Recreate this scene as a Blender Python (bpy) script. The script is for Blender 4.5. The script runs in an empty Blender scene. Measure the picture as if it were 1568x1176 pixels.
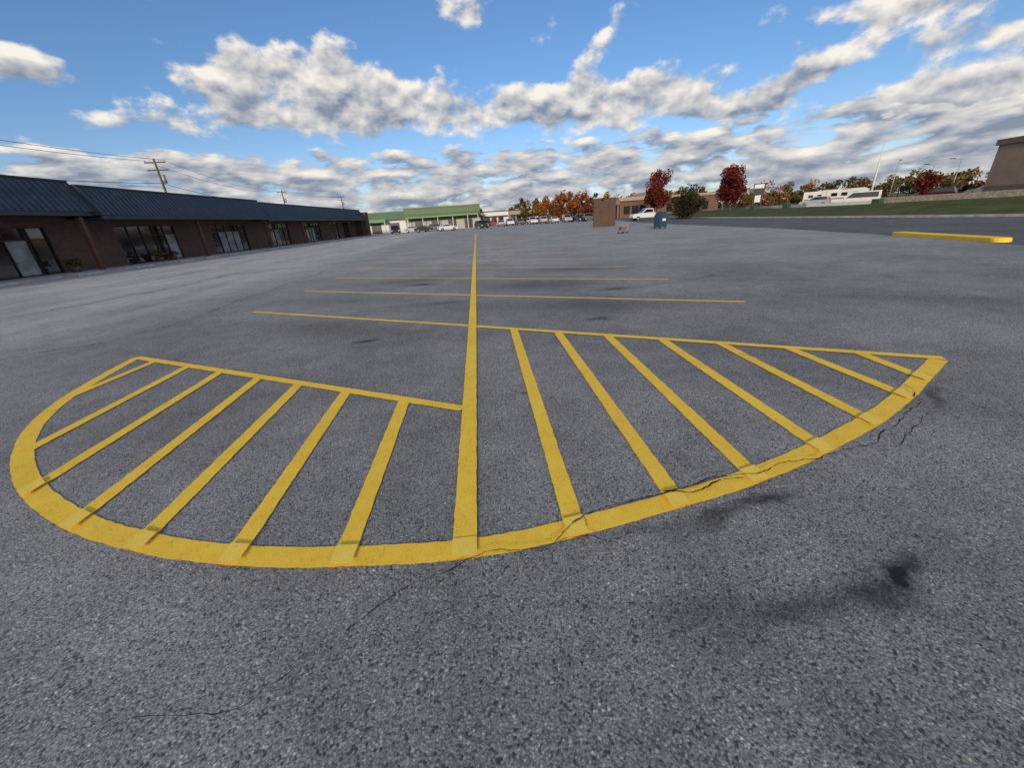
import bpy, math, random
from mathutils import Vector, Matrix, noise as mnoise
R=random.Random(7)
scene=bpy.context.scene
scene.view_settings.view_transform='Standard'
scene.view_settings.look='None'
scene.view_settings.exposure=0
rad=math.radians

# ------------------------------------------------------------------ node helper
class G:
    def __init__(s,nt): s.nt=nt
    def n(s,t,**k):
        nd=s.nt.nodes.new(t)
        for a,b in k.items(): setattr(nd,a,b)
        return nd
    def m(s,op,a,b=None,c=None,clamp=False):
        nd=s.n("ShaderNodeMath",operation=op); nd.use_clamp=clamp
        for i,v in enumerate((a,b,c)):
            if v is None: continue
            if isinstance(v,(int,float)): nd.inputs[i].default_value=v
            else: s.nt.links.new(v,nd.inputs[i])
        return nd.outputs[0]
    def vm(s,op,a,b=None,out=0):
        nd=s.n("ShaderNodeVectorMath",operation=op)
        for i,v in enumerate((a,b)):
            if v is None: continue
            if isinstance(v,(tuple,list)): nd.inputs[i].default_value=v
            else: s.nt.links.new(v,nd.inputs[i])
        return nd.outputs[out]
    def noise(s,vec,scale,detail=4,rough=.5,dist=0):
        nd=s.n("ShaderNodeTexNoise"); nd.inputs["Scale"].default_value=scale
        nd.inputs["Detail"].default_value=detail; nd.inputs["Roughness"].default_value=rough
        nd.inputs["Distortion"].default_value=dist
        s.nt.links.new(vec,nd.inputs["Vector"]); return nd.outputs[0]
    def voro2(s,vec,scale):
        nd=s.n("ShaderNodeTexVoronoi",feature='F1'); nd.inputs["Scale"].default_value=scale
        s.nt.links.new(vec,nd.inputs["Vector"]); return nd.outputs["Distance"],s.sep(nd.outputs["Color"])
    def mr(s,v,a,b,c=0,d=1,smooth=True):
        nd=s.n("ShaderNodeMapRange"); nd.interpolation_type='SMOOTHSTEP' if smooth else 'LINEAR'
        for i,x in enumerate((v,a,b,c,d)):
            if isinstance(x,(int,float)): nd.inputs[i].default_value=x
            else: s.nt.links.new(x,nd.inputs[i])
        return nd.outputs[0]
    def mix(s,f,a,b,mode='MIX'):
        nd=s.n("ShaderNodeMix",data_type='RGBA',blend_type=mode)
        for i,v in ((0,f),(6,a),(7,b)):
            if isinstance(v,(int,float)): nd.inputs[i].default_value=v
            elif isinstance(v,(tuple,list)): nd.inputs[i].default_value=tuple(v)+((1,) if len(v)==3 else ())
            else: s.nt.links.new(v,nd.inputs[i])
        return nd.outputs[2]
    def sep(s,v):
        nd=s.n("ShaderNodeSeparateXYZ"); s.nt.links.new(v,nd.inputs[0]); return nd.outputs
    def ellipse(s,vec,cx,cy,rx,ry,rot=0):
        nd=s.n("ShaderNodeMapping",vector_type='TEXTURE')
        nd.inputs["Location"].default_value=(cx,cy,0); nd.inputs["Rotation"].default_value=(0,0,rad(rot)); nd.inputs["Scale"].default_value=(rx,ry,1)
        s.nt.links.new(vec,nd.inputs["Vector"])
        d=s.vm('DOT_PRODUCT',nd.outputs[0],nd.outputs[0],1)
        return s.m('POWER',.36788,d)

def newmat(name):
    m=bpy.data.materials.new(name); m.use_nodes=True
    g=G(m.node_tree); b=m.node_tree.nodes["Principled BSDF"]
    return m,g,b
def link(g,a,b): g.nt.links.new(a,b)
def simple(name,col,rough=.6,metal=0,var=.25,scale=3.0,spec=.5,emit=None,coat=0):
    m,g,b=newmat(name)
    tc=g.n("ShaderNodeTexCoord").outputs["Object"]
    n=g.noise(tc,scale,4,.6)
    c2=tuple(max(0,x*(1-var)) for x in col); c1=tuple(min(1,x*(1+var)) for x in col)
    link(g,g.mix(g.mr(n,.3,.7),c2,c1),b.inputs["Base Color"])
    b.inputs["Roughness"].default_value=rough; b.inputs["Metallic"].default_value=metal
    b.inputs["Specular IOR Level"].default_value=spec
    b.inputs["Coat Weight"].default_value=coat
    return m

# ------------------------------------------------------------------ asphalt
def asphalt_color(g,lot=True,dark=1.0):
    P=g.n("ShaderNodeNewGeometry").outputs["Position"]
    x,y,z=g.sep(P)
    fine=g.noise(P,125,2,.7)
    med=g.noise(P,34,2,.65)
    big=g.noise(P,.35,3,.6)
    midn=g.n("ShaderNodeTexNoise"); midn.inputs["Scale"].default_value=2.4; midn.inputs["Detail"].default_value=4; midn.inputs["Roughness"].default_value=.65
    link(g,P,midn.inputs["Vector"]); mid=midn.outputs[0]
    v,cs=g.voro2(P,92)
    v2,v2c=g.voro2(P,52)
    speck=g.m('MULTIPLY',g.mr(cs[0],.62,.95),g.mr(v,.6,.15))
    speck2=g.m('MULTIPLY',g.mr(v2c[1],.86,.98),g.mr(v2,.45,.1))
    k=dark*1.06
    base=g.mix(g.mr(fine,.33,.68),(.080*k,.081*k,.083*k),(.35*k,.352*k,.352*k))
    base=g.mix(g.m('MULTIPLY',g.mr(med,.35,.7),.4),base,(.265*k,.266*k,.266*k))
    pit=g.m('MULTIPLY',g.mr(cs[1],.28,.0),.8)
    base=g.mix(pit,base,(.035,.035,.037))
    base=g.mix(g.m('MULTIPLY',speck,.7),base,(.62*k,.615*k,.60*k))
    base=g.mix(g.m('MULTIPLY',speck2,.75),base,(.74*k,.73*k,.71*k))
    tone=g.m('ADD',g.mr(big,.3,.7,.80,1.18),g.mr(mid,.3,.7,-.12,.12))
    if lot:
        sv=g.vm('MULTIPLY',P,(.9,.12,1))
        st=g.noise(sv,1.0,3,.6)
        lane=g.m('MULTIPLY',g.mr(x,-6.5,-10.5),g.mr(st,.3,.65,.45,1.0))
        tone=g.m('ADD',tone,g.m('MULTIPLY',lane,.65))
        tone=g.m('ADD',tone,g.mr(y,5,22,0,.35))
        off=g.vm('MULTIPLY',g.vm('SUBTRACT',midn.outputs["Color"],(.5,.5,.5)),(.55,.30,0))
        Pd=g.vm('ADD',P,off)
        D=None
        E=[(1.91,1.18,.15,.07,16,1.15),(1.66,1.12,.32,.085,14,.85),(1.28,1.07,.42,.09,4,.6),(.95,1.12,.35,.09,-8,.42),
           (1.64,1.775,.20,.05,10,.8),(1.3,1.70,.34,.055,10,.65),(.9,1.655,.35,.055,3,.45),
           (1.38,1.905,.26,.03,9,.8),
           (-1.97,6.25,.17,.10,10,1),(-1.84,12.28,.45,.18,0,1),(2.03,6.5,.2,.12,0,.8),(.33,3.66,.05,.03,0,1),
           (2.0,7.7,2.4,.65,-20,.46),(1.3,10.6,1.9,.8,-20,.46),
           (-3.0,7.4,1.6,.65,-25,.44),(-2.0,13.5,1.4,.8,0,.4),(3.2,13.2,1.8,.9,-20,.4),
           (3.95,2.78,.35,.05,35,.65),(3.2,9.1,.5,.2,0,.7),(-4,10.6,1.5,.7,-20,.34),(-.9,9.0,.5,.2,0,.45),(7.5,6,1.6,.4,-30,.25),(-3,1.2,1.2,.3,-10,.22)]
        for e in E:
            t=g.m('MULTIPLY',g.ellipse(Pd,*e[:5]),e[5])
            D=t if D is None else g.m('MAXIMUM',D,t)
        brk=g.m('MULTIPLY',g.mr(med,.2,.6,.7,1.08),g.mr(mid,.3,.62,.72,1.15))
        D=g.m('MULTIPLY',D,brk,clamp=True)
        base=g.mix(D,base,(.016,.016,.017))
    s=g.n("ShaderNodeCombineXYZ")
    for i in range(3): link(g,tone,s.inputs[i])
    col=g.mix(1.0,base,s.outputs[0],'MULTIPLY')
    hgt=g.m('ADD',g.m('MULTIPLY',fine,.8),g.m('MULTIPLY',v,-.8))
    return col,hgt,P
def asphalt(name,lot=True,dark=1.0):
    m,g,b=newmat(name)
    col,h,P=asphalt_color(g,lot,dark)
    link(g,col,b.inputs["Base Color"])
    bp=g.n("ShaderNodeBump"); bp.inputs["Strength"].default_value=.45; bp.inputs["Distance"].default_value=.005
    link(g,h,bp.inputs["Height"]); link(g,bp.outputs[0],b.inputs["Normal"])
    b.inputs["Roughness"].default_value=.82; b.inputs["Specular IOR Level"].default_value=.35
    return m
M_lot=asphalt("lot_asphalt")
M_road=asphalt("road_asphalt",False,.5)

def paint(name,c1,c2,wear=.5):
    m,g,b=newmat(name)
    P=g.n("ShaderNodeNewGeometry").outputs["Position"]
    fine=g.noise(P,80,3,.75); med=g.noise(P,6,4,.7); big=g.noise(P,1.1,2,.6)
    _,v=g.voro2(P,110)
    col=g.mix(g.mr(med,.3,.7),c1,c2)
    col=g.mix(g.m('MULTIPLY',g.mr(big,.35,.7),.2),col,tuple(x*.75 for x in c1))
    w=g.m('ADD',g.mr(fine,.58,.76),g.m('MULTIPLY',g.mr(v[0],.92,.98),.6))
    w=g.m('MULTIPLY',w,g.mr(med,.35,.68,1.25,.15),clamp=True)
    w=g.m('MULTIPLY',w,wear,clamp=True)
    col=g.mix(w,col,(.12,.105,.07))
    link(g,col,b.inputs["Base Color"])
    bp=g.n("ShaderNodeBump"); bp.inputs["Strength"].default_value=.4; bp.inputs["Distance"].default_value=.004
    link(g,g.m('ADD',fine,g.m('MULTIPLY',v[1],.3)),bp.inputs["Height"]); link(g,bp.outputs[0],b.inputs["Normal"])
    b.inputs["Roughness"].default_value=.7; b.inputs["Specular IOR Level"].default_value=.3
    return m
M_yel=paint("yellow_paint",(.95,.60,.05),(.99,.68,.07),.6)
M_yel2=paint("fresh_yellow_paint",(.98,.69,.10),(.99,.72,.12),.35)
M_yel3=paint("worn_yellow_paint",(.85,.56,.07),(.9,.62,.10),.9)
M_blue=paint("blue_paint",(.08,.16,.45),(.1,.2,.5),.8)

def grassmat():
    m,g,b=newmat("grass_turf")
    P=g.n("ShaderNodeNewGeometry").outputs["Position"]
    n=g.noise(P,.5,4,.65); f=g.noise(P,14,3,.7)
    c=g.mix(g.mr(n,.3,.7),(.055,.080,.022),(.13,.13,.045))
    c=g.mix(g.m('MULTIPLY',g.mr(f,.35,.7),.5),c,(.035,.055,.015))
    link(g,c,b.inputs["Base Color"]); b.inputs["Roughness"].default_value=.95; b.inputs["Specular IOR Level"].default_value=.1
    return m
M_grass=grassmat()
M_ground=simple("ground_soil",(.10,.11,.06),.95,var=.4,scale=.05,spec=.1)
M_conc=simple("concrete",(.42,.41,.38),.85,var=.22,scale=2.5,spec=.3)
M_crack=simple("crack_tar",(.012,.012,.013),.9,spec=.1)

def brickmat(name,c1,c2,mort,axis='yz'):
    m,g,b=newmat(name)
    tc=g.n("ShaderNodeTexCoord").outputs["Object"]
    x,y,z=g.sep(tc)
    cb=g.n("ShaderNodeCombineXYZ"); link(g,g.m('ADD',x,y),cb.inputs[0]); link(g,z,cb.inputs[1])
    br=g.n("ShaderNodeTexBrick"); link(g,cb.outputs[0],br.inputs["Vector"])
    br.inputs["Color1"].default_value=c1+(1,); br.inputs["Color2"].default_value=c2+(1,); br.inputs["Mortar"].default_value=mort+(1,)
    br.inputs["Scale"].default_value=1; br.inputs["Brick Width"].default_value=.22; br.inputs["Row Height"].default_value=.075
    br.inputs["Mortar Size"].default_value=.008
    n=g.noise(tc,1.2,3,.6)
    c=g.mix(g.mr(n,.3,.75,0,.35),br.outputs[0],tuple(v*.55 for v in c1))
    link(g,c,b.inputs["Base Color"]); b.inputs["Roughness"].default_value=.88; b.inputs["Specular IOR Level"].default_value=.2
    return m
M_brick=brickmat("dark_brick",(.12,.058,.046),(.15,.085,.07),(.14,.12,.11))
M_brick_c=brickmat("column_brick",(.15,.06,.045),(.12,.055,.04),(.14,.11,.10))
M_brick_r=brickmat("red_brick",(.20,.085,.055),(.16,.075,.05),(.2,.18,.16))
M_brick_p=brickmat("brown_brick",(.12,.062,.045),(.085,.048,.036),(.13,.11,.10))
M_roof=simple("slate_metal_roof",(.060,.076,.094),.45,.2,.12,1.5)
M_fascia=simple("dark_fascia",(.035,.042,.05),.5,.1,.15,1)
M_frame=simple("bronze_frame",(.02,.018,.016),.4,.3,.1)
def glassmat(name,base,rough=.06,spec=.9):
    m,g,b=newmat(name)
    tc=g.n("ShaderNodeTexCoord").outputs["Object"]
    n=g.noise(tc,.9,3,.6)
    link(g,g.mix(g.mr(n,.35,.65),tuple(v*.5 for v in base),base),b.inputs["Base Color"])
    b.inputs["Roughness"].default_value=rough; b.inputs["Specular IOR Level"].default_value=spec; b.inputs["IOR"].default_value=1.6
    return m
M_glass=glassmat("shop_glass",(.025,.03,.032))
M_blind_refl=glassmat("shop_glass_blinds_reflection",(.32,.36,.38),.15,.7)  # pale base colour stands for blinds and for sky reflection painted into the panes
M_cglass=glassmat("car_glass",(.015,.018,.02))
M_wood=simple("weathered_wood",(.13,.10,.075),.9,var=.3,scale=4)
M_wire=simple("cable_black",(.03,.03,.03),.6)
M_white=simple("white_siding",(.68,.68,.66),.6,var=.06,scale=1)
M_beige=simple("beige_stucco",(.34,.24,.18),.85,var=.08,scale=.8)
M_beiged=simple("brown_stucco",(.20,.14,.11),.85,var=.1,scale=.8)
M_stone=simple("retaining_stone",(.22,.19,.16),.9,var=.35,scale=3)
def ribmat(name,c,dark=.6):
    m,g,b=newmat(name)
    tc=g.n("ShaderNodeTexCoord").outputs["Object"]
    x,y,z=g.sep(tc)
    s=g.m('FRACT',g.m('MULTIPLY',g.m('ADD',x,y),1.6))
    k=g.mr(g.m('ABSOLUTE',g.m('SUBTRACT',s,.5)),.3,.45)
    n=g.noise(tc,.5,3,.6)
    cc=g.mix(k,c,tuple(v*dark for v in c)); cc=g.mix(g.mr(n,.3,.7,0,.3),cc,tuple(v*.75 for v in c))
    link(g,cc,b.inputs["Base Color"]); b.inputs["Roughness"].default_value=.55
    return m
M_green=ribmat("green_ribbed_metal",(.10,.165,.075))
M_greenl=ribmat("light_green_metal",(.17,.27,.13),.75)
M_cabinet=simple("cabinet_green",(.04,.075,.04),.6,var=.1)
M_tan=simple("tan_roof",(.34,.28,.22),.8,var=.1)
M_rubber=simple("tyre_rubber",(.02,.02,.02),.85)
M_hub=simple("wheel_hub",(.4,.4,.42),.35,.7)
M_tail=simple("tail_lamp",(.45,.02,.02),.3)
M_head=simple("head_lamp",(.7,.7,.68),.2)
M_pole=simple("grey_steel",(.35,.36,.37),.5,.3)
M_teal=simple("teal_painted_steel",(.02,.06,.09),.45,var=.15)
M_sign=simple("sign_panel_white",(.7,.72,.74),.4,var=.05)
M_signd=simple("sign_frame_dark",(.03,.03,.035),.4)
M_redp=simple("red_plastic",(.16,.045,.035),.5)
M_clay=simple("planter_brown",(.10,.06,.045),.8)

def leafmat(name,rough=.8):
    m,g,b=newmat(name)
    at=g.n("ShaderNodeAttribute"); at.attribute_name="Col"
    link(g,at.outputs["Color"],b.inputs["Base Color"])
    b.inputs["Roughness"].default_value=rough; b.inputs["Specular IOR Level"].default_value=.2
    tr=g.n("ShaderNodeBsdfTranslucent"); link(g,at.outputs["Color"],tr.inputs["Color"])
    mx=g.n("ShaderNodeMixShader"); mx.inputs[0].default_value=.3
    link(g,b.outputs[0],mx.inputs[1]); link(g,tr.outputs[0],mx.inputs[2])
    link(g,mx.outputs[0],g.nt.nodes["Material Output"].inputs[0])
    return m
M_leaf=leafmat("leaf_foliage")
M_bark=simple("bark",(.09,.065,.05),.95,var=.35,scale=8)

# ------------------------------------------------------------------ mesh helper
class B:
    def __init__(s,mat,smooth=False,bevel=0):
        s.v=[];s.f=[];s.c=[];s.mat=mat;s.smooth=smooth;s.bevel=bevel
    def add(s,vs,fs):
        o=len(s.v); s.v+= [tuple(v) for v in vs]; s.f+=[tuple(i+o for i in f) for f in fs]; return s
    def box(s,x0,x1,y0,y1,z0,z1):
        vs=[(x,y,z) for z in (z0,z1) for y in (y0,y1) for x in (x0,x1)]
        return s.add(vs,[(0,2,3,1),(4,5,7,6),(0,1,5,4),(2,6,7,3),(0,4,6,2),(1,3,7,5)])
    def cyl(s,p,q,r0,r1=None,n=12,cap=True):
        r1=r0 if r1 is None else r1
        p=Vector(p);q=Vector(q); d=(q-p).normalized()
        a=d.orthogonal().normalized(); b=d.cross(a)
        vs=[]
        for c,r in ((p,r0),(q,r1)):
            for i in range(n):
                t=2*math.pi*i/n; vs.append(c+a*math.cos(t)*r+b*math.sin(t)*r)
        fs=[(i,(i+1)%n,n+(i+1)%n,n+i) for i in range(n)]
        if cap: fs+=[tuple(range(n))[::-1],tuple(range(n,2*n))]
        return s.add(vs,fs)
    def prism(s,prof,axis,a,b,taper=None):
        n=len(prof); vs=[]
        for k in (a,b):
            for u,w in prof:
                vs.append((k,u,w) if axis=='x' else (u,k,w))
        fs=[(i,(i+1)%n,n+(i+1)%n,n+i) for i in range(n)]
        fs+=[tuple(range(n))[::-1],tuple(range(n,2*n))]
        return s.add(vs,fs)
    def quad(s,*p): return s.add(p,[tuple(range(len(p)))])
def mesh_obj(name,b,parent=None,loc=None,rot=0):
    me=bpy.data.meshes.new(name); me.from_pydata(b.v,[],b.f)
    if b.c:
        ca=me.color_attributes.new("Col",'FLOAT_COLOR','CORNER')
        flat=[]
        for f,c in zip(b.f,b.c): flat+= (list(c)+[1.0])*len(f)
        ca.data.foreach_set("color",flat)
    me.materials.append(b.mat); me.validate(); me.update()
    if not b.c:
        import bmesh
        bm=bmesh.new(); bm.from_mesh(me); bmesh.ops.recalc_face_normals(bm,faces=bm.faces); bm.to_mesh(me); bm.free()
    if b.smooth:
        for p in me.polygons: p.use_smooth=True
    ob=bpy.data.objects.new(name,me); scene.collection.objects.link(ob)
    if b.bevel:
        md=ob.modifiers.new("bevel",'BEVEL'); md.width=b.bevel; md.segments=2; md.limit_method='ANGLE'
    if parent: ob.parent=parent
    if loc is not None: ob.location=loc; ob.rotation_euler=(0,0,rot)
    return ob
def group(name,loc,rot,parts,scale=1):
    e=bpy.data.objects.new(name,None); scene.collection.objects.link(e)
    e.location=loc; e.rotation_euler=(0,0,rot); e.scale=(scale,)*3; e.empty_display_size=.5
    for k,b in parts.items():
        if b.v: mesh_obj(k,b,e)
    return e

# ------------------------------------------------------------------ ground sheets
b=B(M_ground).quad((-1500,-800,0),(1500,-800,0),(1500,2500,0),(-1500,2500,0)); mesh_obj("ground",b)
lot=B(M_lot)
lotpoly=[(-70,-40),(15.0,-40),(15.6,6),(16.4,11.2),(17.9,16.4),(19.7,25),(21.2,40),(23.1,56),(30,90),(34,135),(-70,135)]
lot.quad(*[(x,y,.004) for x,y in lotpoly]); mesh_obj("parking_lot",lot)
road=B(M_road)
rl=[(15.05,-40),(15.65,6),(16.45,11.2),(17.95,16.4),(19.75,25),(21.25,40),(23.15,56),(30.05,90),(34.05,135)]
rr=[(29.6,-40),(30.1,6),(30.2,11.2),(30.3,18),(30.45,26),(31,40),(32.4,56),(40,90),(60,135)]
road.quad(*([(x,y,.008) for x,y in rl[::-1]]+[(x,y,.008) for x,y in rr])); mesh_obj("access_road",road)
kerb=B(M_conc,bevel=.02)
for i in range(len(rr)-2):
    (x0,y0),(x1,y1)=rr[i],rr[i+1]
    vs=[(x0,y0,0),(x0+.28,y0,0),(x1+.28,y1,0),(x1,y1,0)]
    vs+=[(v[0]+(.0 if k in(1,2) else .02),v[1],.15) for k,v in enumerate(vs)]
    kerb.add(vs,[(0,3,2,1),(4,5,6,7),(0,1,5,4),(1,2,6,5),(2,3,7,6),(3,0,4,7)])
mesh_obj("road_kerb",kerb)
def kerbx(y):
    for (x0,y0),(x1,y1) in zip(rr,rr[1:]):
        if y0<=y<=y1: return x0+(x1-x0)*(y-y0)/(y1-y0)
    return rr[-1][0]
gb=B(M_grass,smooth=True)
ys=[-40+i*3 for i in range(53)]; ts=[0,.5,1.5,3,4.5,6,7.5,9,11,14,18,24,32,45,70,120]
def crest(y): return .95 if y<25 else max(.3,.95-(y-25)*.011)
for y in ys:
    k=kerbx(y)+.28
    for t in ts:
        H=crest(y)
        z=.13+(H-.13)*(1/(1+math.exp(-(t-4.5)*.9))) if t<=9 else H+(0.02-H+.25)*min(1,(t-9)/14)
        z+= .06*mnoise.noise(Vector((k+t,y,0))*.3) if t>0 else 0
        gb.v.append((k+t,y,z))
nT=len(ts)
for i in range(len(ys)-1):
    for j in range(nT-1):
        a=i*nT+j; gb.f.append((a,a+1,a+nT+1,a+nT))
mesh_obj("grass_bank",gb)

# ------------------------------------------------------------------ painted markings
def cat(pts,n=8):
    P=[Vector((*p,0)) for p in pts]; P=[P[0]*2-P[1]]+P+[P[-1]*2-P[-2]]; o=[]
    for i in range(1,len(P)-2):
        for k in range(n):
            t=k/n; a,b_,c,d=P[i-1:i+3]
            o.append(.5*((2*b_)+(-a+c)*t+(2*a-5*b_+4*c-d)*t*t+(-a+3*b_-3*c+d)*t**3))
    o.append(P[-2]); return o
def ribbon(bb,pts,w,z,jit=.0035,step=.05,taper=False):
    P=[Vector((p[0],p[1],0)) for p in pts]; L=[0]
    for a,c in zip(P,P[1:]): L.append(L[-1]+(c-a).length)
    n=max(2,int(L[-1]/step)+1); Q=[]; j=0
    for i in range(n):
        s=L[-1]*i/(n-1)
        while j<len(L)-2 and L[j+1]<s: j+=1
        t=(s-L[j])/max(1e-6,L[j+1]-L[j]); Q.append(P[j].lerp(P[j+1],t))
    o=len(bb.v)
    for i,q in enumerate(Q):
        d=(Q[min(n-1,i+1)]-Q[max(0,i-1)]).normalized(); nn=Vector((-d.y,d.x,0))
        ww=w*.5
        if taper: ww*=.3+1.3*abs(mnoise.noise(q*7))
        if taper and i in(0,n-1): ww*=.1
        bb.v.append(tuple(q+nn*(ww+R.uniform(-jit,jit))+Vector((0,0,z))))
        bb.v.append(tuple(q-nn*(ww+R.uniform(-jit,jit))+Vector((0,0,z))))
    for i in range(n-1):
        a=o+2*i; bb.f.append((a,a+1,a+3,a+2))
ARC=[(-5.67,6.42),(-5.47,5.58),(-5.21,4.75),(-4.86,4.06),(-4.44,3.51),(-3.98,3.05),(-3.50,2.67),(-3.04,2.38),(-2.64,2.17),(-2.22,2.0),(-1.83,1.87),(-1.25,1.74),(-.57,1.665),(-.23,1.65),(.10,1.67),(.42,1.72),(.75,1.78),(1.10,1.85),(1.42,1.92),(1.71,2.0),(2.06,2.11),(2.38,2.23),(2.75,2.38),(3.14,2.55),(3.70,2.84),(4.19,3.13),(4.86,3.53)]
hb=B(M_yel); AC=cat(ARC)
ribbon(hb,AC,.145,.008)
def arcy(x):
    for a,c in zip(AC,AC[1:]):
        if min(a.x,c.x)<=x<=max(a.x,c.x): 
            t=(x-a.x)/max(1e-6,(c.x-a.x)); d=(c-a).normalized(); return a.y+(c.y-a.y)*t, abs(d.x)
LT=[(-.92,3.77),(-1.64,4.18),(-2.32,4.55),(-2.98,4.92),(-3.69,5.31),(-4.38,5.70),(-5.15,6.13)]
LB=[-.91,-1.57,-2.24,-2.87,-3.61,-4.32,-5.215]
RT=[(.47,6.21),(1.13,5.79),(1.80,5.40),(2.45,5.04),(3.08,4.69),(3.72,4.28),(4.31,3.91)]
RB=[.42,1.10,1.71,2.38,3.05,3.72,4.24]
sb=B(M_yel); fb=B(M_yel2)
def patch(x,w):
    y0,c0=arcy(x-w/2); y1,c1=arcy(x+w/2); e=.069
    fb.quad((x-w/2,y0-e/c0,.024),(x+w/2,y1-e/c1,.024),(x+w/2,y1+e/c1,.024),(x-w/2,y0+e/c0,.024))
for a,cx in list(zip(LT,LB))+list(zip(RT,RB)):
    A=Vector((*a,0));C=Vector((cx,arcy(cx)[0],0)); d=(C-A).normalized()
    ribbon(sb,[A,C-d*.02],.122,.012)
    if cx>-4: patch(cx,.125)
patch(-.23,.14)
bd=B(M_yel)
ribbon(bd,[(-.29,3.42),(-5.66,6.41)],.115,.016)
ribbon(bd,[(-.15,6.60),(4.93,3.54)],.115,.016)
cb=B(M_yel)
ribbon(cb,[(-.23,1.66),(-.22,6.65),(-.21,20)],.14,.020)
cb2=B(M_yel3); ribbon(cb2,[(-.21,20),(-.17,38),(-.1,62)],.14,.016,step=.4)
st=B(M_yel3)
for i in range(14):
    y=6.72+3.03*i; sl=-.582
    if i==0: ribbon(st,[(-5.58,y+sl*-5.33),(-.29,y)],.11,.008,step=.1)
    else: ribbon(st,[(-5.56,y+sl*-5.3),(4.88-(.03*i),y+sl*5.1)],.11,.008,step=.1)
group("parking_lot_markings",(0,0,0),0,{"hatch_arc":hb,"hatch_stripes":sb,"overlap_patches":fb,"hatch_borders":bd,"centre_line":cb,"centre_line_far":cb2,"stall_lines":st})
sm=B(M_yel3)
for (x,y) in [(-24.5,25.8),(-23.6,22.5),(-24.9,29.3),(-24,19)]:
    ribbon(sm,[(x-1.2,y+.5),(x+.8,y-.3)],.12,.008,step=.2)
mesh_obj("kerbside_bay_lines",sm)
bl=B(M_blue)
bl.quad((-21.4,36.6,.008),(-20.2,36.2,.008),(-20.1,37.3,.008),(-21.3,37.7,.008)); mesh_obj("accessible_bay_marking",bl)

cr=B(M_crack)
def crack(pts,w,amp=.05,z=.028):
    P=cat(pts,10); Q=[]
    for i,p in enumerate(P):
        n=Vector((mnoise.noise(p*3.1),mnoise.noise(p*3.1+Vector((9,4,0))),0))*amp+Vector((mnoise.noise(p*17),mnoise.noise(p*17+Vector((3,7,0))),0))*amp*.5
        Q.append(p+n)
    ribbon(cr,Q,w,z,jit=w*.2,step=.02,taper=True)
crack([(-.76,1.24),(-.46,1.44),(-.05,1.58),(.28,1.63),(.51,1.78),(1.02,1.91),(1.51,1.99),(1.93,2.07),(2.32,2.10),(2.75,2.22),(3.23,2.44),(3.75,2.75),(3.98,3.2)],.010,.05)
crack([(.28,1.63),(.42,1.60),(.6,1.55)],.008)
crack([(1.05,1.93),(1.3,1.90),(1.6,1.97)],.012)
crack([(2.6,2.2),(2.9,2.15),(3.2,2.32),(3.6,2.5)],.008)
crack([(-1.6,.95),(-1.1,1.0),(-.76,1.24)],.005)
crack([(-14,9),(-13.35,11.7),(-12.3,15.56),(-12.3,21),(-11.6,30),(-11.4,45)],.06,.3)
crack([(-9.8,5.4),(-8.2,7.0),(-6.9,8.6),(-7.0,13),(-7.1,20)],.03,.2)
crack([(-16.5,13),(-16.2,20),(-16.8,32),(-16,50)],.05,.3)
crack([(-5.4,4.2),(-4.2,4.6),(-3.2,5.0)],.008,.04)
crack([(3.0,4.1),(3.6,3.9),(4.0,3.5)],.008,.04)
crack([(2.2,9.5),(4.5,9.2),(8,10.5),(12,10)],.015,.15)
crack([(7,22),(11,20),(15,20.5),(19,19)],.035,.2)
mesh_obj("pavement_cracks",cr)

def rrect(bb,pts,z0,z1,inset=.05):
    n=len(pts); c=sum((Vector((*p,0)) for p in pts),Vector())/n
    vs=[(x,y,z0) for x,y in pts]+[(x,y,z1-.03) for x,y in pts]+[tuple((Vector((x,y,z1))-Vector((c.x,c.y,z1))).normalized()*(-inset)+Vector((x,y,z1))) for x,y in pts]
    fs=[]
    for k in (0,n):
        fs+=[(k+i,k+(i+1)%n,k+n+(i+1)%n,k+n+i) for i in range(n)]
    fs.append(tuple(range(2*n,3*n))); bb.add(vs,fs)
yk=B(M_yel)
pts=[];A0=Vector((16.95,11.95,0));A1=Vector((17.95,16.1,0)); d=(A1-A0).normalized(); nn=Vector((-d.y,d.x,0))
for i in range(9):
    t=-math.pi/2+math.pi*i/8; q=A1+(d*math.cos(t)-nn*math.sin(t)*-1)*.26; pts.append((q.x,q.y))
for i in range(9):
    t=-math.pi/2+math.pi*i/8; q=A0-(d*math.cos(t)+nn*math.sin(t))*.26; pts.append((q.x,q.y))
rrect(yk,pts,0,.14); mesh_obj("yellow_island_kerb",yk)

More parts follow.
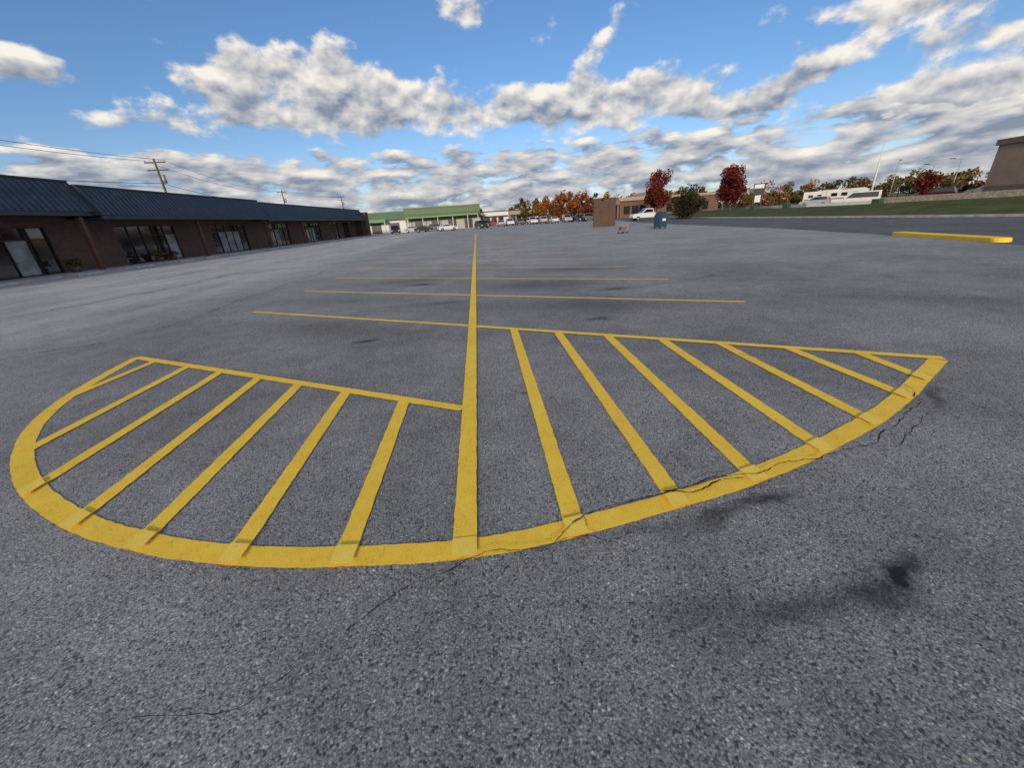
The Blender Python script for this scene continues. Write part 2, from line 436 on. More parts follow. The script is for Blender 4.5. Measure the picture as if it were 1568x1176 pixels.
# ------------------------------------------------------------------ strip mall (left)
wall=B(M_brick);sill=B(M_conc);glass=B(M_glass);blind_refl=B(M_blind_refl);fr=B(M_frame);roof=B(M_roof);seam=B(M_roof);fas=B(M_fascia);col=B(M_brick_c);swk=B(M_conc,bevel=.02);flat=B(M_fascia)
Y0,Y1=6,101
ops=[(8,13),(16,22),(24.5,31.2),(36.5,43),(48.2,54.8),(60.5,66),(71,78),(83,87),(90,95)]
zt=3.15
cur=Y0
for a,c in ops:
    wall.box(-.3,0,cur,a,.12,zt); cur=c
wall.box(-.3,0,cur,Y1,.12,zt); wall.box(-.3,0,Y0,Y1,zt,4.2)
wall.box(-22,-.3,Y1-.3,Y1,0,5.2); wall.box(-22,-.3,Y0,Y0+.3,0,5.2)
for k,(a,c) in enumerate(ops):
    n=max(2,round((c-a)/1.25)); w=(c-a)/n
    for i in range(n):
        tgt=blind_refl if (k,i) in ((2,0),(2,3),(4,1),(4,2),(4,3),(3,4),(5,1),(6,2),(6,3)) else glass  # pale panes: some blinds, some sky reflection put into the colour
        tgt.box(-.17,-.15,a+i*w+.03,a+(i+1)*w-.03,.2,2.35)
        glass.box(-.17,-.15,a+i*w+.03,a+(i+1)*w-.03,2.42,zt-.06)
    for i in range(n+1):
        fr.box(-.2,-.08,a+i*w-.035,a+i*w+.035,.12,zt)
    fr.box(-.19,-.09,a,c,2.35,2.42); fr.box(-.19,-.09,a,c,.12,.2); fr.box(-.19,-.09,a,c,zt-.06,zt-.002)
    fr.box(-.14,-.07,(a+c)/2-.9,(a+c)/2+.9,1.0,1.05)
swk.box(0.002,3.0,Y0,Y1,0,.13)
for y in (22.8,31.9,43.6,56,66.5,79,88,97.0):
    col.box(1.8,2.08,y-.14,y+.14,.13,3.66)
def mans(ya,yb,off,ze,ztop):
    e=2.35+off; t=1.35+off
    fas.box(e-.1,e,ya,yb,ze-.28,ze)
    flat.box(0.003,e-.102,ya,yb,ze-.2,ze-.12)
    roof.prism([(e+.05,ze+.002),(t,ztop),(t-.3,ztop),(t-.3,ze+.002)],'y',ya,yb)
    fas.box(t-.35,t+.06,ya-.02,yb+.02,ztop+.002,ztop+.10)
    n=int((yb-ya)/.42)
    for i in range(n+1):
        y=ya+.02+i*(yb-ya-.06)/n
        seam.prism([(e+.10,ze+.01),(t+.05,ztop-.01),(t-.02,ztop-.01),(e+.03,ze+.01)],'y',y,y+.035)
    flat.box(-22,t-.352,ya,yb,ztop-.5,ztop-.3)
mans(Y0,33.0,-.15,4.02,5.98); mans(33.0,56.3,.25,3.78,5.72); mans(56.3,98.6,.0,3.66,5.55)
wall.box(.003,2.5,98.7,101,.13,5.0); fas.box(-.05,2.6,98.65,101.05,5.003,5.12)
flat.box(-8,-6,70,72,5.3,6.1); flat.box(-9,-7.4,40,42,5.4,6.3)
group("brick_strip_mall",(-30.46,0,0),rad(-1.72),{"brick_walls":wall,"shop_windows":glass,"shop_windows_blinds_reflection":blind_refl,"window_frames":fr,"mansard_roof":roof,"roof_seams":seam,"fascia":fas,"roof_deck":flat,"brick_columns":col,"sidewalk":swk})
def lw(lx,ly):
    a=rad(-1.72); return (-30.46+lx*math.cos(a)-ly*math.sin(a), lx*math.sin(a)+ly*math.cos(a))
for i,y in enumerate([24,29,33.5,38,41.5,45,49,53,57,62,67,72,78,84,90]):
    ws=B(M_conc,bevel=.03); ws.prism([(-.1,0),(.1,0),(.07,.13),(-.07,.13)],'y',-.9,.9)
    p=lw(3.7+R.uniform(-.1,.1),y); mesh_obj("concrete_wheel_stop",ws,None,(p[0],p[1],.004),rad(-1.72+R.uniform(-3,3)))

# ------------------------------------------------------------------ foliage
def leaves(bb,c,r,n,size,cols,clump=14,flatbase=None,seed=0,dark=.45):
    rr_=random.Random(seed)
    cl=[]
    for i in range(clump):
        while True:
            p=Vector((rr_.uniform(-1,1),rr_.uniform(-1,1),rr_.uniform(-1,1)))
            if .25<p.length<.95: break
        cl.append((p,rr_.uniform(.22,.42),rr_.uniform(.65,1.25)))
    for i in range(n):
        p,cr_,br=cl[rr_.randrange(clump)]
        q=Vector((rr_.gauss(0,1),rr_.gauss(0,1),rr_.gauss(0,1))).normalized()*cr_*rr_.random()**.4*1.1
        w=p+q
        pos=Vector((c[0]+w.x*r[0],c[1]+w.y*r[1],c[2]+w.z*r[2]))
        if flatbase is not None and pos.z<flatbase: continue
        d=Vector((rr_.gauss(0,1),rr_.gauss(0,1),rr_.gauss(0,1)+.4)).normalized()
        a=d.orthogonal().normalized(); a=(Matrix.Rotation(rr_.uniform(0,6.28),3,d)@a); e=d.cross(a)
        s=size*rr_.uniform(.6,1.3)
        o=len(bb.v)
        bb.v+=[tuple(pos+a*s),tuple(pos+e*s*.6),tuple(pos-a*s),tuple(pos-e*s*.6)]
        bb.f.append((o,o+1,o+2,o+3))
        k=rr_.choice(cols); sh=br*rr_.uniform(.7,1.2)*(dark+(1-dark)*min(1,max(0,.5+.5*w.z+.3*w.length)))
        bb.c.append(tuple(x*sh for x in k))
def tree(name,loc,h,rw,cols,trunk=.15,crown0=.22,n=3500,size=.2,seed=1,rot=0):
    tb=B(M_bark,smooth=True); lb=B(M_leaf)
    rs=random.Random(seed)
    zc=h*(crown0+(1-crown0)/2); rz=h*(1-crown0)/2
    tb.cyl((0,0,-.1),(0.05,0,h*.35),trunk,trunk*.7,10,False); tb.cyl((0.05,0,h*.35),(-.05,.05,h*.8),trunk*.7,trunk*.2,8,False)
    for i in range(11):
        a=rs.uniform(0,6.28); z0=h*rs.uniform(.22,.6); L=rw*rs.uniform(.55,.85)
        tb.cyl((0,0,z0),(math.cos(a)*L,math.sin(a)*L,z0+h*rs.uniform(.12,.3)),trunk*.4,trunk*.08,6,False)
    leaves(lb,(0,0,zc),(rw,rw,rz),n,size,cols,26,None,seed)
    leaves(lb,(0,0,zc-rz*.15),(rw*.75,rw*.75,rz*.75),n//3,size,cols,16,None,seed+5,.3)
    return group(name,loc,rot,{"trunk_and_limbs":tb,"foliage":lb})
RED=[(.17,.024,.022),(.23,.034,.026),(.12,.018,.02),(.27,.055,.03)]
ORG=[(.40,.13,.03),(.34,.09,.025),(.44,.19,.045),(.26,.07,.02)]
YEL=[(.33,.22,.05),(.28,.18,.05),(.22,.16,.05)]
GRN=[(.05,.065,.025),(.065,.08,.03),(.08,.085,.035)]
OLV=[(.12,.11,.04),(.15,.12,.05),(.18,.13,.05)]
DGR=[(.05,.055,.025),(.06,.062,.03),(.075,.065,.035),(.04,.045,.02)]
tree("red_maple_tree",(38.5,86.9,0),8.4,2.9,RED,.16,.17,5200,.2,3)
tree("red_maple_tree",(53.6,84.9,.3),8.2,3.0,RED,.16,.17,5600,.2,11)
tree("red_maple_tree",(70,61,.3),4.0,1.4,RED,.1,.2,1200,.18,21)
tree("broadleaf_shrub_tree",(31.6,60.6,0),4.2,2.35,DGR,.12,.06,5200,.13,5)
dt=B(M_leaf); tk=B(M_bark)
rs=random.Random(42)
def far(az,d,h,w,cols,n=260,sd=0):
    x=d*math.sin(rad(az)); y=d*math.cos(rad(az))
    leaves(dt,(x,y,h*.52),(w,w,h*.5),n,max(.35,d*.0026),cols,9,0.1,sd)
    tk.cyl((x,y,0),(x,y,h*.6),.25,.1,6,False)
i=0
az=-16
while az<62:
    pal=rs.choice([YEL,OLV,ORG,GRN,YEL,OLV,OLV])
    if az<8: d=rs.uniform(230,330); h=rs.uniform(6,9); pal=rs.choice([GRN,OLV,OLV])
    elif az<34: d=rs.uniform(190,260); h=rs.uniform(6.5,9.5)
    else: d=rs.uniform(170,240); h=rs.uniform(5.0,8.0); pal=rs.choice([YEL,OLV,YEL,OLV,ORG])
    far(az,d,h,rs.uniform(3.5,6.5),pal,420,i); i+=1
    az+=rs.uniform(.4,.95)
for a,d,h,w,p in [(9.5,150,8.2,3.0,ORG),(11.3,150,8.6,3.2,ORG),(12.6,140,8.5,3,ORG),(14,145,9,3.4,[(.3,.05,.02)]+ORG),(8,170,8,3,YEL),(6.6,160,7.5,2.4,OLV),(15.5,140,8,3,RED+ORG),(13.2,130,7.2,2.4,ORG),(17,150,8,3,YEL)]:
    far(a,d,h,w,p,900,100+int(a*3))
group("distant_trees",(0,0,0),0,{"foliage":dt,"trunks":tk})

for k,(ly,c) in enumerate([(25.6,YEL),(31.0,[(.5,.35,.04)]),(38.6,[(.6,.42,.04)]),(40.2,[(.4,.12,.05)])]):
    p=lw(1.0,ly); pot=B(M_clay,smooth=True); pot.cyl((0,0,0),(0,0,.38),.22,.32,16)
    lf=B(M_leaf); leaves(lf,(0,0,.62),(.5,.5,.35),700,.05,c+GRN,14,.3,200+k)
    group("potted_chrysanthemum",(p[0],p[1],.13),0,{"pot":pot,"flowers":lf})

# ------------------------------------------------------------------ utility poles & wires
def pole(loc,h,arms=2,rot=0):
    w=B(M_wood,smooth=False); w.cyl((0,0,-.2),(0,0,h),.19,.12,12)
    for i in range(arms): w.box(-1.25,1.25,-.07,.07,h-.5-i*.9,h-.36-i*.9)
    ins=B(M_pole)
    for x in (-1.15,-.5,.5,1.15): ins.cyl((x,0,h-.36),(x,0,h-.12),.05,.03,8)
    tr=B(M_pole,smooth=True); tr.cyl((.38,0,h-2.9),(.38,0,h-1.9),.24,.24,12)
    return group("utility_pole",loc,rot,{"post_and_crossarms":w,"insulators":ins,"transformer":tr})
pole((-41.6,62.4,0),11.9,2,rad(5)); pole((-50.8,119.7,0),12.4,1,rad(5)); pole((-45.7,153,0),12.6,2,rad(5)); pole((-43,5,0),12.5,2)
pole((-100,118,0),13.5,1); pole((-75,70,0),9.6,1)
wr=B(M_wire)
def wire(p,q,sag,r=.022):
    p=Vector(p);q=Vector(q);n=14;prev=p
    for i in range(1,n+1):
        t=i/n; c=p.lerp(q,t); c.z-=sag*4*t*(1-t); wr.cyl(prev,c,r,r,5,False); prev=c
for dx in (-1.15,1.15):
    wire((-43+dx,5,12.3),(-41.6+dx,62.4,11.7),1.2); wire((-41.6+dx,62.4,11.7),(-50.8+dx,119.7,12.2),1.2); wire((-50.8+dx,119.7,12.2),(-45.7+dx,153,12.3),.6)
wire((-43,5,9.6),(-41.6,62.4,9.0),1.3,.03); wire((-41.6,62.4,9.0),(-50.8,119.7,10),1.2,.03)
mesh_obj("overhead_wires",wr)

# ------------------------------------------------------------------ vehicles
def carpaint(name,c):
    return simple(name,c,.3,.0,.04,1,.5,coat=.6)
def vehicle(name,loc,rot,colr,kind="sedan"):
    mt=carpaint("car_paint",colr)
    W=.9
    if kind=="sedan":
        lo=[(-2.25,.28),(-2.3,.62),(-2.2,.95),(-1.55,1.02),(.95,.98),(2.0,.80),(2.25,.6),(2.22,.28)]; gh=[(-1.65,1.0),(-1.0,1.42),(.25,1.45),(1.1,.98)]
    elif kind=="suv":
        lo=[(-2.3,.35),(-2.35,.75),(-2.28,1.08),(.95,1.1),(2.1,.98),(2.32,.7),(2.28,.35)]; gh=[(-2.2,1.07),(-1.95,1.68),(.1,1.72),(1.05,1.09)]
    elif kind=="pickup":
        lo=[(-2.8,.45),(-2.85,1.12),(-.6,1.14),(1.2,1.16),(2.6,1.06),(2.8,.75),(2.75,.45)]; gh=[(-.75,1.13),(-.6,1.8),(.55,1.84),(1.35,1.15)]; W=.97
    else:
        lo=[(-2.9,.4),(-2.95,1.2),(1.8,1.2),(2.6,1.1),(2.85,.8),(2.8,.4)]; gh=[(-2.93,1.19),(-2.85,2.25),(1.2,2.25),(2.2,1.17)]; W=1.0
    wx=[lo[0][0]+.85,lo[-1][0]-.85]
    body=B(mt,bevel=.04); body.prism(lo,'y',-W,W)
    n=len(gh); vs=[]
    cx=sum(p[0] for p in gh)/n; zt_=max(p[1] for p in gh); zb=min(p[1] for p in gh)
    for sgn in(-1,1):
        for x,z in gh:
            vs.append((x,sgn*(W-.04-.14*(z-zb)/(zt_-zb)),z))
    body.add(vs,[(i,(i+1)%n,n+(i+1)%n,n+i) for i in range(n)]+[tuple(range(n))[::-1],tuple(range(n,2*n))])
    gl=B(M_cglass)
    for sgn in (-1,1):
        inn=[]
        for x,z in gh:
            zz=zb+(z-zb)*.82+.06*(1 if z==zb else 0)+(.03 if z<zt_-.2 else 0); xx=cx+(x-cx)*.86
            inn.append((xx,sgn*(W-.04-.14*(zz-zb)/(zt_-zb)+.012),zz))
        gl.add(inn,[tuple(range(n)) if sgn<0 else tuple(range(n))[::-1]])
        if kind in("sedan","suv","pickup"):
            body.box(cx-.04,cx+.04,sgn*(W-.02)-.02,sgn*(W-.02)-.005,zb,zb+.02)
    def pane(i,j):
        (x0,z0),(x1,z1)=gh[i],gh[j]; d=Vector((x1-x0,0,z1-z0)); nrm=Vector((-d.z,0,d.x)).normalized()
        if nrm.x*(x0+x1-2*cx)<0: nrm=-nrm
        a=Vector((x0,0,z0))+d*.12+nrm*.012; c=Vector((x0,0,z0))+d*.88+nrm*.012
        yw=W-.16
        gl.quad((a.x,-yw,a.z),(a.x,yw,a.z),(c.x,yw-.08,c.z),(c.x,-yw+.08,c.z))
    pane(0,1); pane(n-1,n-2)
    wh=B(M_rubber,smooth=False); hub=B(M_hub)
    for x in wx:
        for sgn in(-1,1):
            wh.cyl((x,sgn*(W-.2),.35),(x,sgn*(W+.015),.35),.35,.35,20); hub.cyl((x,sgn*(W+.016),.35),(x,sgn*(W+.03),.35),.2,.18,14)
    tl=B(M_tail); hl=B(M_head)
    xr=lo[1][0]; xf=lo[-2][0]
    for sgn in(-1,1):
        y0,y1=sorted((sgn*(W-.32),sgn*(W-.04)))
        tl.box(xr-.02,xr+.06,y0,y1,lo[1][1]+.02,lo[1][1]+.22)
        hl.box(xf-.1,xf-.02+.03,y0,y1,lo[-2][1]-.08,lo[-2][1]+.08)
    tr=B(M_rubber); tr.box(lo[0][0]-.03,lo[0][0]+.1,-W+.05,W-.05,.32,.5); tr.box(lo[-1][0]-.08,lo[-1][0]+.06,-W+.05,W-.05,.3,.46)
    if kind=="pickup": tr.box(-2.7,-.85,-W+.12,W-.12,1.142,1.15)
    return group(name,loc,rot,{"body":body,"windows":gl,"tyres":wh,"hubs":hub,"tail_lamps":tl,"head_lamps":hl,"bumpers":tr})
WH=(.68,.68,.68);BK=(.02,.02,.025);SI=(.36,.37,.39);GY=(.12,.125,.13);BU=(.03,.07,.2);RD=(.3,.02,.02)
vehicle("parked_pickup_truck",(28.9,68.5,.01),rad(178),WH,"pickup")
vehicle("parked_pickup_truck",(-19,100,.01),rad(-80),BK,"pickup")
for x,y,r,c,k in [(-12.5,101,10,BK,"sedan"),(-11,104,185,GY,"suv"),(-6.6,97,20,WH,"sedan"),(1.3,96,-70,BK,"suv"),(6.6,108.6,85,SI,"sedan"),(8.8,107.5,-88,WH,"suv"),(11.4,108.3,94,GY,"sedan"),(14.4,106,-82,WH,"suv"),(17.0,104.6,88,SI,"suv"),(19.2,102,93,WH,"sedan"),(22.0,99.5,-92,SI,"suv"),(24.2,97,-76,BK,"sedan"),(27.0,97,15,GY,"suv"),(5.0,128,0,RD,"sedan"),(-16,108,0,SI,"sedan")]:
    vehicle("parked_car",(x,y,.01),rad(r),c,k)

def rv(loc,rot,L=7.5,h=3.1):
    bd_=B(M_white,bevel=.12); bd_.prism([(-L/2,.55),(-L/2,h),(L/2-1.0,h),(L/2-.1,h-.35),(L/2-.5,1.9),(L/2,1.75),(L/2,.55)],'y',-1.2,1.2)
    g_=B(M_cglass)
    for x in (-L*.36,-L*.12,L*.12): 
        for s in(-1.213,1.205): g_.box(x,x+.95,s,s+.008,1.75,2.35)
    st_=B(M_signd)
    for s in(-1.215,1.205): st_.box(-L/2+.2,L/2-.3,s,s+.01,1.25,1.4)
    wh=B(M_rubber)
    for x in(-L*.28,L*.32):
        for s in(-1,1): wh.cyl((x,s*.9,.42),(x,s*1.18,.42),.42,.42,16)
    top=B(M_pole); top.box(-1,-.2,-.4,.4,h+.002,h+.25)
    return group("motorhome",loc,rot,{"body":bd_,"windows":g_,"stripe":st_,"wheels":wh,"roof_vent":top})
rv((86,99,0),rad(-40)); rv((80,86,0),rad(-48),8); rv((73,78,0),rad(-50),6.5,2.8)
vehicle("parked_van",(69,71,.01),rad(130),WH,"van"); vehicle("parked_car",(78,66,.2),rad(120),RD,"suv"); vehicle("parked_car",(64,75,.2),rad(130),SI,"suv")
vehicle("parked_car",(92,70,.3),rad(130),WH,"suv"); vehicle("parked_car",(96,72,.3),rad(130),BK,"suv")

# ------------------------------------------------------------------ green building
gm=B(M_green);gl_=B(M_greenl);gw=B(M_white);gd=B(M_signd);gk=B(M_conc)
gm.box(-19,1.5,116,150,2.4,5.9); gm.box(-19.1,1.6,115.9,116.0,5.6,5.95)
gk.box(-19,1.5,116,150,0,2.4)
gl_.prism([(115.98,3.6),(115.98,4.3),(113.5,3.7),(113.5,3.3)],'x',-18.5,1.0)
for x in (-18,-14,-10,-6,-2,.8): gw.cyl((x,113.7,0),(x,113.7,3.3),.09,.09,8)
for x in (-16.5,-12,-7.5,-3): gd.box(x,x+2.2,115.9,115.99,.1,2.5)
gw.box(-34,-19.1,117,140,0,3.3)
gl_.prism([(116.2,3.31),(123,5.6),(132,5.6),(140.4,3.31)],'x',-34.5,-19.15)
gl_.box(-30.5,-24,114.5,116.15,2.9,3.6)
for x in (-30.3,-24.3): gw.cyl((x,114.7,0),(x,114.7,2.9),.12,.12,8)
for x in (-32.5,-28.5,-23.5): gd.box(x,x+2.6,116.9,116.99,.1,2.6)
group("green_metal_building",(0,0,0),0,{"ribbed_walls":gm,"canopies_and_roof":gl_,"white_walls_and_posts":gw,"doors":gd,"block_base":gk})
def shop(name,x0,x1,y,h,m,rot=0,band=M_signd,d=10):
    w=B(m); w.box(x0,x1,y,y+d,0,h); t=B(band); t.box(x0-.1,x1+.1,y-.08,y+d+.1,h+.003,h+.35); t.box(x0+.2,x1-.2,y-.6,y-.01,h*.62,h*.7)
    gg=B(M_glass); k=int((x1-x0)/2.4)
    for i in range(k): gg.box(x0+.4+i*2.4,x0+2.3+i*2.4,y-.03,y-.012,.5,h*.58)
    return group(name,(0,0,0),rot,{"walls":w,"trim":t,"windows":gg})
shop("white_shop_building",3,12,150,4.2,M_white); shop("tan_shop_building",14,24,170,4.5,M_tan); shop("brown_shop_building",-8,2,190,5,M_beiged)

bm_=B(M_brick_p); bm_.box(-1.35,-.55,-.5,.5,0,3.3); bm_.box(.55,1.35,-.5,.5,0,3.3); bm_.box(-.549,.549,-.35,.35,0,3.0)
cp=B(M_conc); cp.box(-1.42,-.48,-.56,.56,3.303,3.42); cp.box(.48,1.42,-.56,.56,3.303,3.42)
group("brick_monument_sign",(16.3,52,0),rad(-14),{"brick_piers":bm_,"cap_stones":cp})

db=B(M_teal,bevel=.04); db.prism([(-.4,.15),(.4,.15),(.4,1.1),(.2,1.4),(-.2,1.4),(-.4,1.1)],'y',-.42,.42)
dl=B(M_signd); 
for x in(-.34,.26):
    for y in(-.36,.28): dl.box(x,x+.08,y,y+.08,0,.15)
dw=B(M_sign); dw.box(-.2,.2,-.432,-.422,.65,.85); dw.box(.401,.41,-.2,.2,.7,.9)
group("donation_drop_box",(16.7,36.6,.004),rad(20),{"body":db,"legs":dl,"label":dw})
ct=B(M_pole)
for a,c in [((-.4,-.25,.3),(.4,-.25,.3)),((-.4,.25,.3),(.4,.25,.3)),((-.4,-.25,.3),(-.45,-.25,.75)),((-.4,.25,.3),(-.45,.25,.75)),((.4,-.25,.3),(.48,-.25,.8)),((.4,.25,.3),(.48,.25,.8)),((.48,-.25,.8),(.62,-.25,.9)),((.48,.25,.8),(.62,.25,.9)),((.62,-.27,.9),(.62,.27,.9)),((-.45,-.25,.75),(.48,-.25,.8)),((-.45,.25,.75),(.48,.25,.8)),((-.45,-.25,.75),(-.45,.25,.75)),((-.35,-.2,.1),(-.35,-.2,.3)),((.35,-.2,.1),(.35,-.2,.3))]: ct.cyl(a,c,.022,.022,6)
for i in range(8): ct.cyl((-.42+.11*i,-.25,.3),(-.45+.12*i,-.25,.77),.01,.01,5)
cw=B(M_rubber)
for x in(-.35,.35):
    for y in(-.22,.22): cw.cyl((x,y-.02,.08),(x,y+.02,.08),.08,.08,10)
cl=B(M_redp,bevel=.03); cl.prism([(-.38,.32),(.38,.32),(.42,.6),(-.4,.58)],'y',-.2,.2)
group("shopping_cart",(12.0,33.2,.004),rad(30),{"frame":ct,"wheels":cw,"basket_load":cl},.85)

w=B(M_brick_r); w.box(38,46,108,120,0,4.0); w.box(50,66,110,124,0,4.2); t=B(M_tan); t.box(37.4,46.6,107.4,120.5,4.003,4.9)
ar=[(45+7*.5*(1-math.cos(math.pi*i/10)),4.2+2.0*math.sin(math.pi*i/10)) for i in range(11)]
t.prism(ar,'y',109,121); t.box(49.6,66.4,109.6,124.3,4.203,4.8)
w.box(46.01,49.99,110,120,0,4.19); gg=B(M_glass)
for x in (39,41.2,43.4,51.5,54,56.5,59,61.5): gg.box(x,x+1.6,107.9 if x<46 else 109.9,107.99 if x<46 else 109.99,.8,2.8)
cn=B(M_beiged); cn.box(33.5,37.3,106,114,3.2,4.3); 
for x in(33.8,36.7): cn.box(x,x+.4,106.3,106.7,0,3.2)
group("bank_building",(0,0,0),0,{"brick_walls":w,"tan_roof":t,"windows":gg,"drive_through_canopy":cn})

ps=B(M_signd); ps.box(-1.1,1.1,-.25,.25,3.3,5.4); ps.box(-.9,-.6,-.15,.15,0,3.3); ps.box(.6,.9,-.15,.15,0,3.3)
pp=B(M_sign); pp.box(-.9,.9,-.27,-.252,4.4,5.2); pp.box(-.55,.55,-.2,.2,1.6,3.0)
group("pylon_sign",(63,90,0),rad(-35),{"frame":ps,"panels":pp})

wl=B(M_white)
P_=[(66,98),(62,84),(60,72),(62,60),(68,50),(76,44)]
for (x0,y0),(x1,y1) in zip(P_,P_[1:]):
    wl.add([(x0,y0,0),(x1,y1,0),(x1+.2,y1+.1,0),(x0+.2,y0+.1,0),(x0,y0,.75),(x1,y1,.75),(x1+.2,y1+.1,.75),(x0+.2,y0+.1,.75)],[(0,1,5,4),(1,2,6,5),(2,3,7,6),(3,0,4,7),(4,5,6,7)])
mesh_obj("low_white_wall",wl)
bb=B(M_beige); bb.box(0,30,-30,0,0,6.6); bc=B(M_beiged); bc.box(-.25,30,-30,.25,6.603,7.3); bc.box(-.06,-.004,-30,0,0,1.6)
group("beige_stucco_building",(72,55,.1),rad(-8),{"walls":bb,"parapet_and_plinth":bc})
rw=B(M_stone); rw.box(0,.4,-12,12,0,1.1); mesh_obj("retaining_wall",rw,None,(66,48,0),rad(28))

def lamp(loc,h,rot=0):
    p=B(M_pole,smooth=True); p.cyl((0,0,0),(0,0,h),.09,.05,10); p.cyl((0,0,h-.1),(1.1,0,h+.1),.04,.03,8)
    hd_=B(M_signd,bevel=.02); hd_.box(.8,1.5,-.14,.14,h+.06,h+.18)
    return group("street_lamp",loc,rot,{"post_and_arm":p,"lamp_head":hd_})
lamp((85,69.7,0),6.4,2.4); lamp((81,77,0),7.2,.6); lamp((92,80,0),6.4,2.0); lamp((60,98,0),7,1); lamp((45,125,0),8,2)
mst=B(M_white,smooth=True); mst.cyl((0,0,0),(0,0,10.5),.22,.06,12); mst.cyl((0,0,0),(0,0,.4),.4,.4,12); group("flag_mast",(77.8,77.8,0),0,{"mast":mst})
for x,y in [(43,62),(44.5,57),(41,40)]:
    u=B(M_cabinet,bevel=.03); u.box(-.4,.4,-.35,.35,0,.7); u.box(-.43,.43,-.38,.38,.702,.76); mesh_obj("utility_cabinet",u,None,(x,y,.45),.3)

# ------------------------------------------------------------------ light
sun_az=194.5; sun_el=16
sd=Vector((math.sin(rad(sun_az))*math.cos(rad(sun_el)),math.cos(rad(sun_az))*math.cos(rad(sun_el)),math.sin(rad(sun_el))))
L=bpy.data.lights.new("sun",'SUN'); L.energy=3.0; L.angle=rad(4); L.color=(1,.83,.63)
lo_=bpy.data.objects.new("sun",L); scene.collection.objects.link(lo_); lo_.rotation_euler=sd.to_track_quat('Z','Y').to_euler(); lo_.location=(0,-20,30)

# ------------------------------------------------------------------ sky
w=bpy.data.worlds.new("World"); scene.world=w; w.use_nodes=True; nt=w.node_tree; g=G(nt)
w.cycles.sampling_method='MANUAL'; w.cycles.sample_map_resolution=256
SK=.15
bg=nt.nodes["Background"]; bg.inputs[1].default_value=SK
sky=g.n("ShaderNodeTexSky",sky_type='NISHITA'); sky.sun_disc=False; sky.sun_elevation=rad(sun_el); sky.sun_rotation=rad(sun_az)
sky.air_density=1.0; sky.dust_density=.6; sky.ozone_density=2.0
D=g.n("ShaderNodeTexCoord").outputs["Generated"]
x,y,z=g.sep(D)
az=g.m('MULTIPLY',g.m('ARCTAN2',x,y),57.2958); el=g.m('MULTIPLY',g.m('ARCSINE',z),57.2958)
cv=g.n("ShaderNodeCombineXYZ"); link(g,az,cv.inputs[0]); link(g,el,cv.inputs[1]); AE=cv.outputs[0]
C=[(-25,14.2,4.8,2.6,0,.66),(-16,15.6,6.0,2.8,-10,.74),(-20,12.2,7,2.0,0,.66),(-10,13.2,6,2.8,0,.74),
   (2.5,12.0,6,1.9,0,.70),(11,12.8,5.5,2.3,0,.70),(18,11.4,6.5,2.0,0,.68),(25,12.2,6,1.9,-5,.66),(32,9.8,7,1.5,0,.64),(38,11.6,5.5,1.3,22,.62),
   (-41,14.4,5.5,1.5,-5,.66),(44,14.8,7,1.1,-10,.60),(51,11.4,7,1.2,-5,.62),(48,8.2,8,1.5,0,.62),(52,5.8,7,1.8,0,.56),
   (16,17.6,2.6,1.3,40,.46),(2,21.5,4,1.5,0,.44),(-34,10.8,5,1.1,0,.44)]
S=None;s1=None;s2=None
for c in C:
    e=g.ellipse(AE,*c[:5])
    S=g.m('MULTIPLY_ADD',e,c[5],S if S is not None else 0.0)
    s1=g.m('MULTIPLY_ADD',e,1/c[3],s1 if s1 is not None else 0.0)
    s2=g.m('MULTIPLY_ADD',e,-c[1]/c[3],s2 if s2 is not None else 0.0)
dS=g.m('MULTIPLY_ADD',el,s1,s2)
dS=g.m('MINIMUM',g.m('MAXIMUM',dS,-1.0),1.0)
S=g.m('MINIMUM',S,.72)
behind=g.m('MULTIPLY',g.mr(g.m('ABSOLUTE',az),60,80),.42)
S=g.m('ADD',S,behind)
low=g.m('MULTIPLY',g.mr(el,10.5,6.5),g.mr(el,.3,2.5,.84,1.0))
def nz(D,fine=6):
    a=g.noise(g.vm('MULTIPLY',D,(1,1,1.6)),13,fine,.54,.1)
    b_=g.noise(g.vm('MULTIPLY',D,(1,1,3.3)),12.0,fine,.54,.1)
    return a,b_
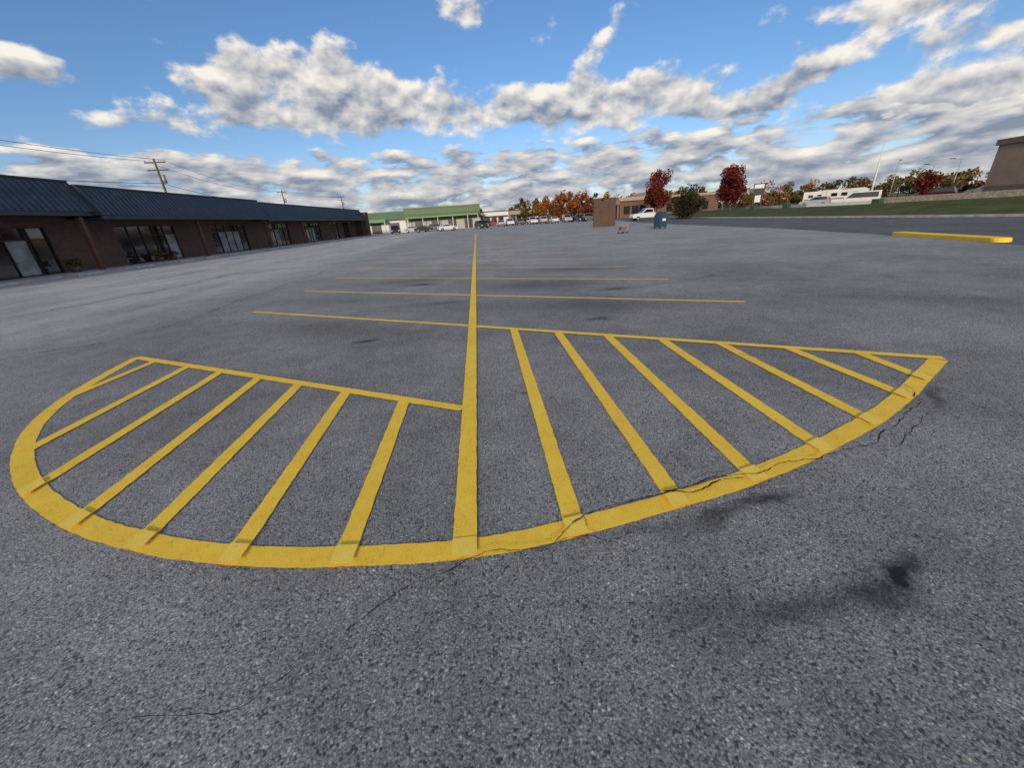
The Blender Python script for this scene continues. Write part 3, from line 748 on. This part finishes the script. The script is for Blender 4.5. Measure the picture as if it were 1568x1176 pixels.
n1,n2=nz(D); u1,u2=nz(g.vm('ADD',D,(-.006,0,.015)),3)
A=g.m('MULTIPLY_ADD',g.m('SUBTRACT',n1,.5),1.85,S)
Bq=g.m('SUBTRACT',g.m('MULTIPLY_ADD',g.m('SUBTRACT',n2,.5),2.4,g.m('MULTIPLY',low,.62)),g.mr(el,8,10.5,0,.6))
d0=g.m('MAXIMUM',A,Bq)
isB=g.mr(g.m('SUBTRACT',Bq,A),-.12,.12)
alpha=g.m('MULTIPLY',g.mr(d0,.22,.56),.97)
inv=g.m('SUBTRACT',1,isB)
rel=g.m('ADD',g.m('MULTIPLY',g.m('SUBTRACT',n1,u1),inv),g.m('MULTIPLY',g.m('SUBTRACT',n2,u2),isB))
lit=g.m('MULTIPLY_ADD',rel,3.0,.52)
lit=g.m('ADD',lit,g.m('MULTIPLY',g.m('MULTIPLY',dS,inv),.30))
lit=g.m('SUBTRACT',lit,g.m('MULTIPLY',g.mr(d0,.5,1.0),.16))
lit=g.m('SUBTRACT',lit,g.m('MULTIPLY',isB,.10))
lit=g.m('MULTIPLY',lit,g.mr(el,2,12,.74,1.06),clamp=True)
K=1/SK
ccol=g.mix(lit,(.23*K,.28*K,.375*K),(.97*K,.91*K,.82*K))
tint=g.mix(g.mr(el,0,14),(.74,.76,.98),(.56,.72,.92))
skyc=g.mix(1.0,sky.outputs[0],tint,'MULTIPLY')
final=g.mix(alpha,skyc,ccol)
link(g,final,bg.inputs[0])

# ------------------------------------------------------------------ camera
h=1.7
vY=Vector((-56,250,-589)).normalized(); hd=Vector((1,0.068,0)).normalized()
Z=hd.cross(vY).normalized()
if Z.y<0: Z=-Z
X=vY.cross(Z).normalized()
Mx=Matrix((X,vY,Z))
cam=bpy.data.cameras.new("camera"); cam.sensor_width=36; cam.lens=36*589/1568; cam.clip_start=.05; cam.clip_end=5000
co=bpy.data.objects.new("camera",cam); scene.collection.objects.link(co)
mw=Mx.to_4x4(); mw.translation=Vector((0,0,h)); co.matrix_world=mw
scene.camera=co
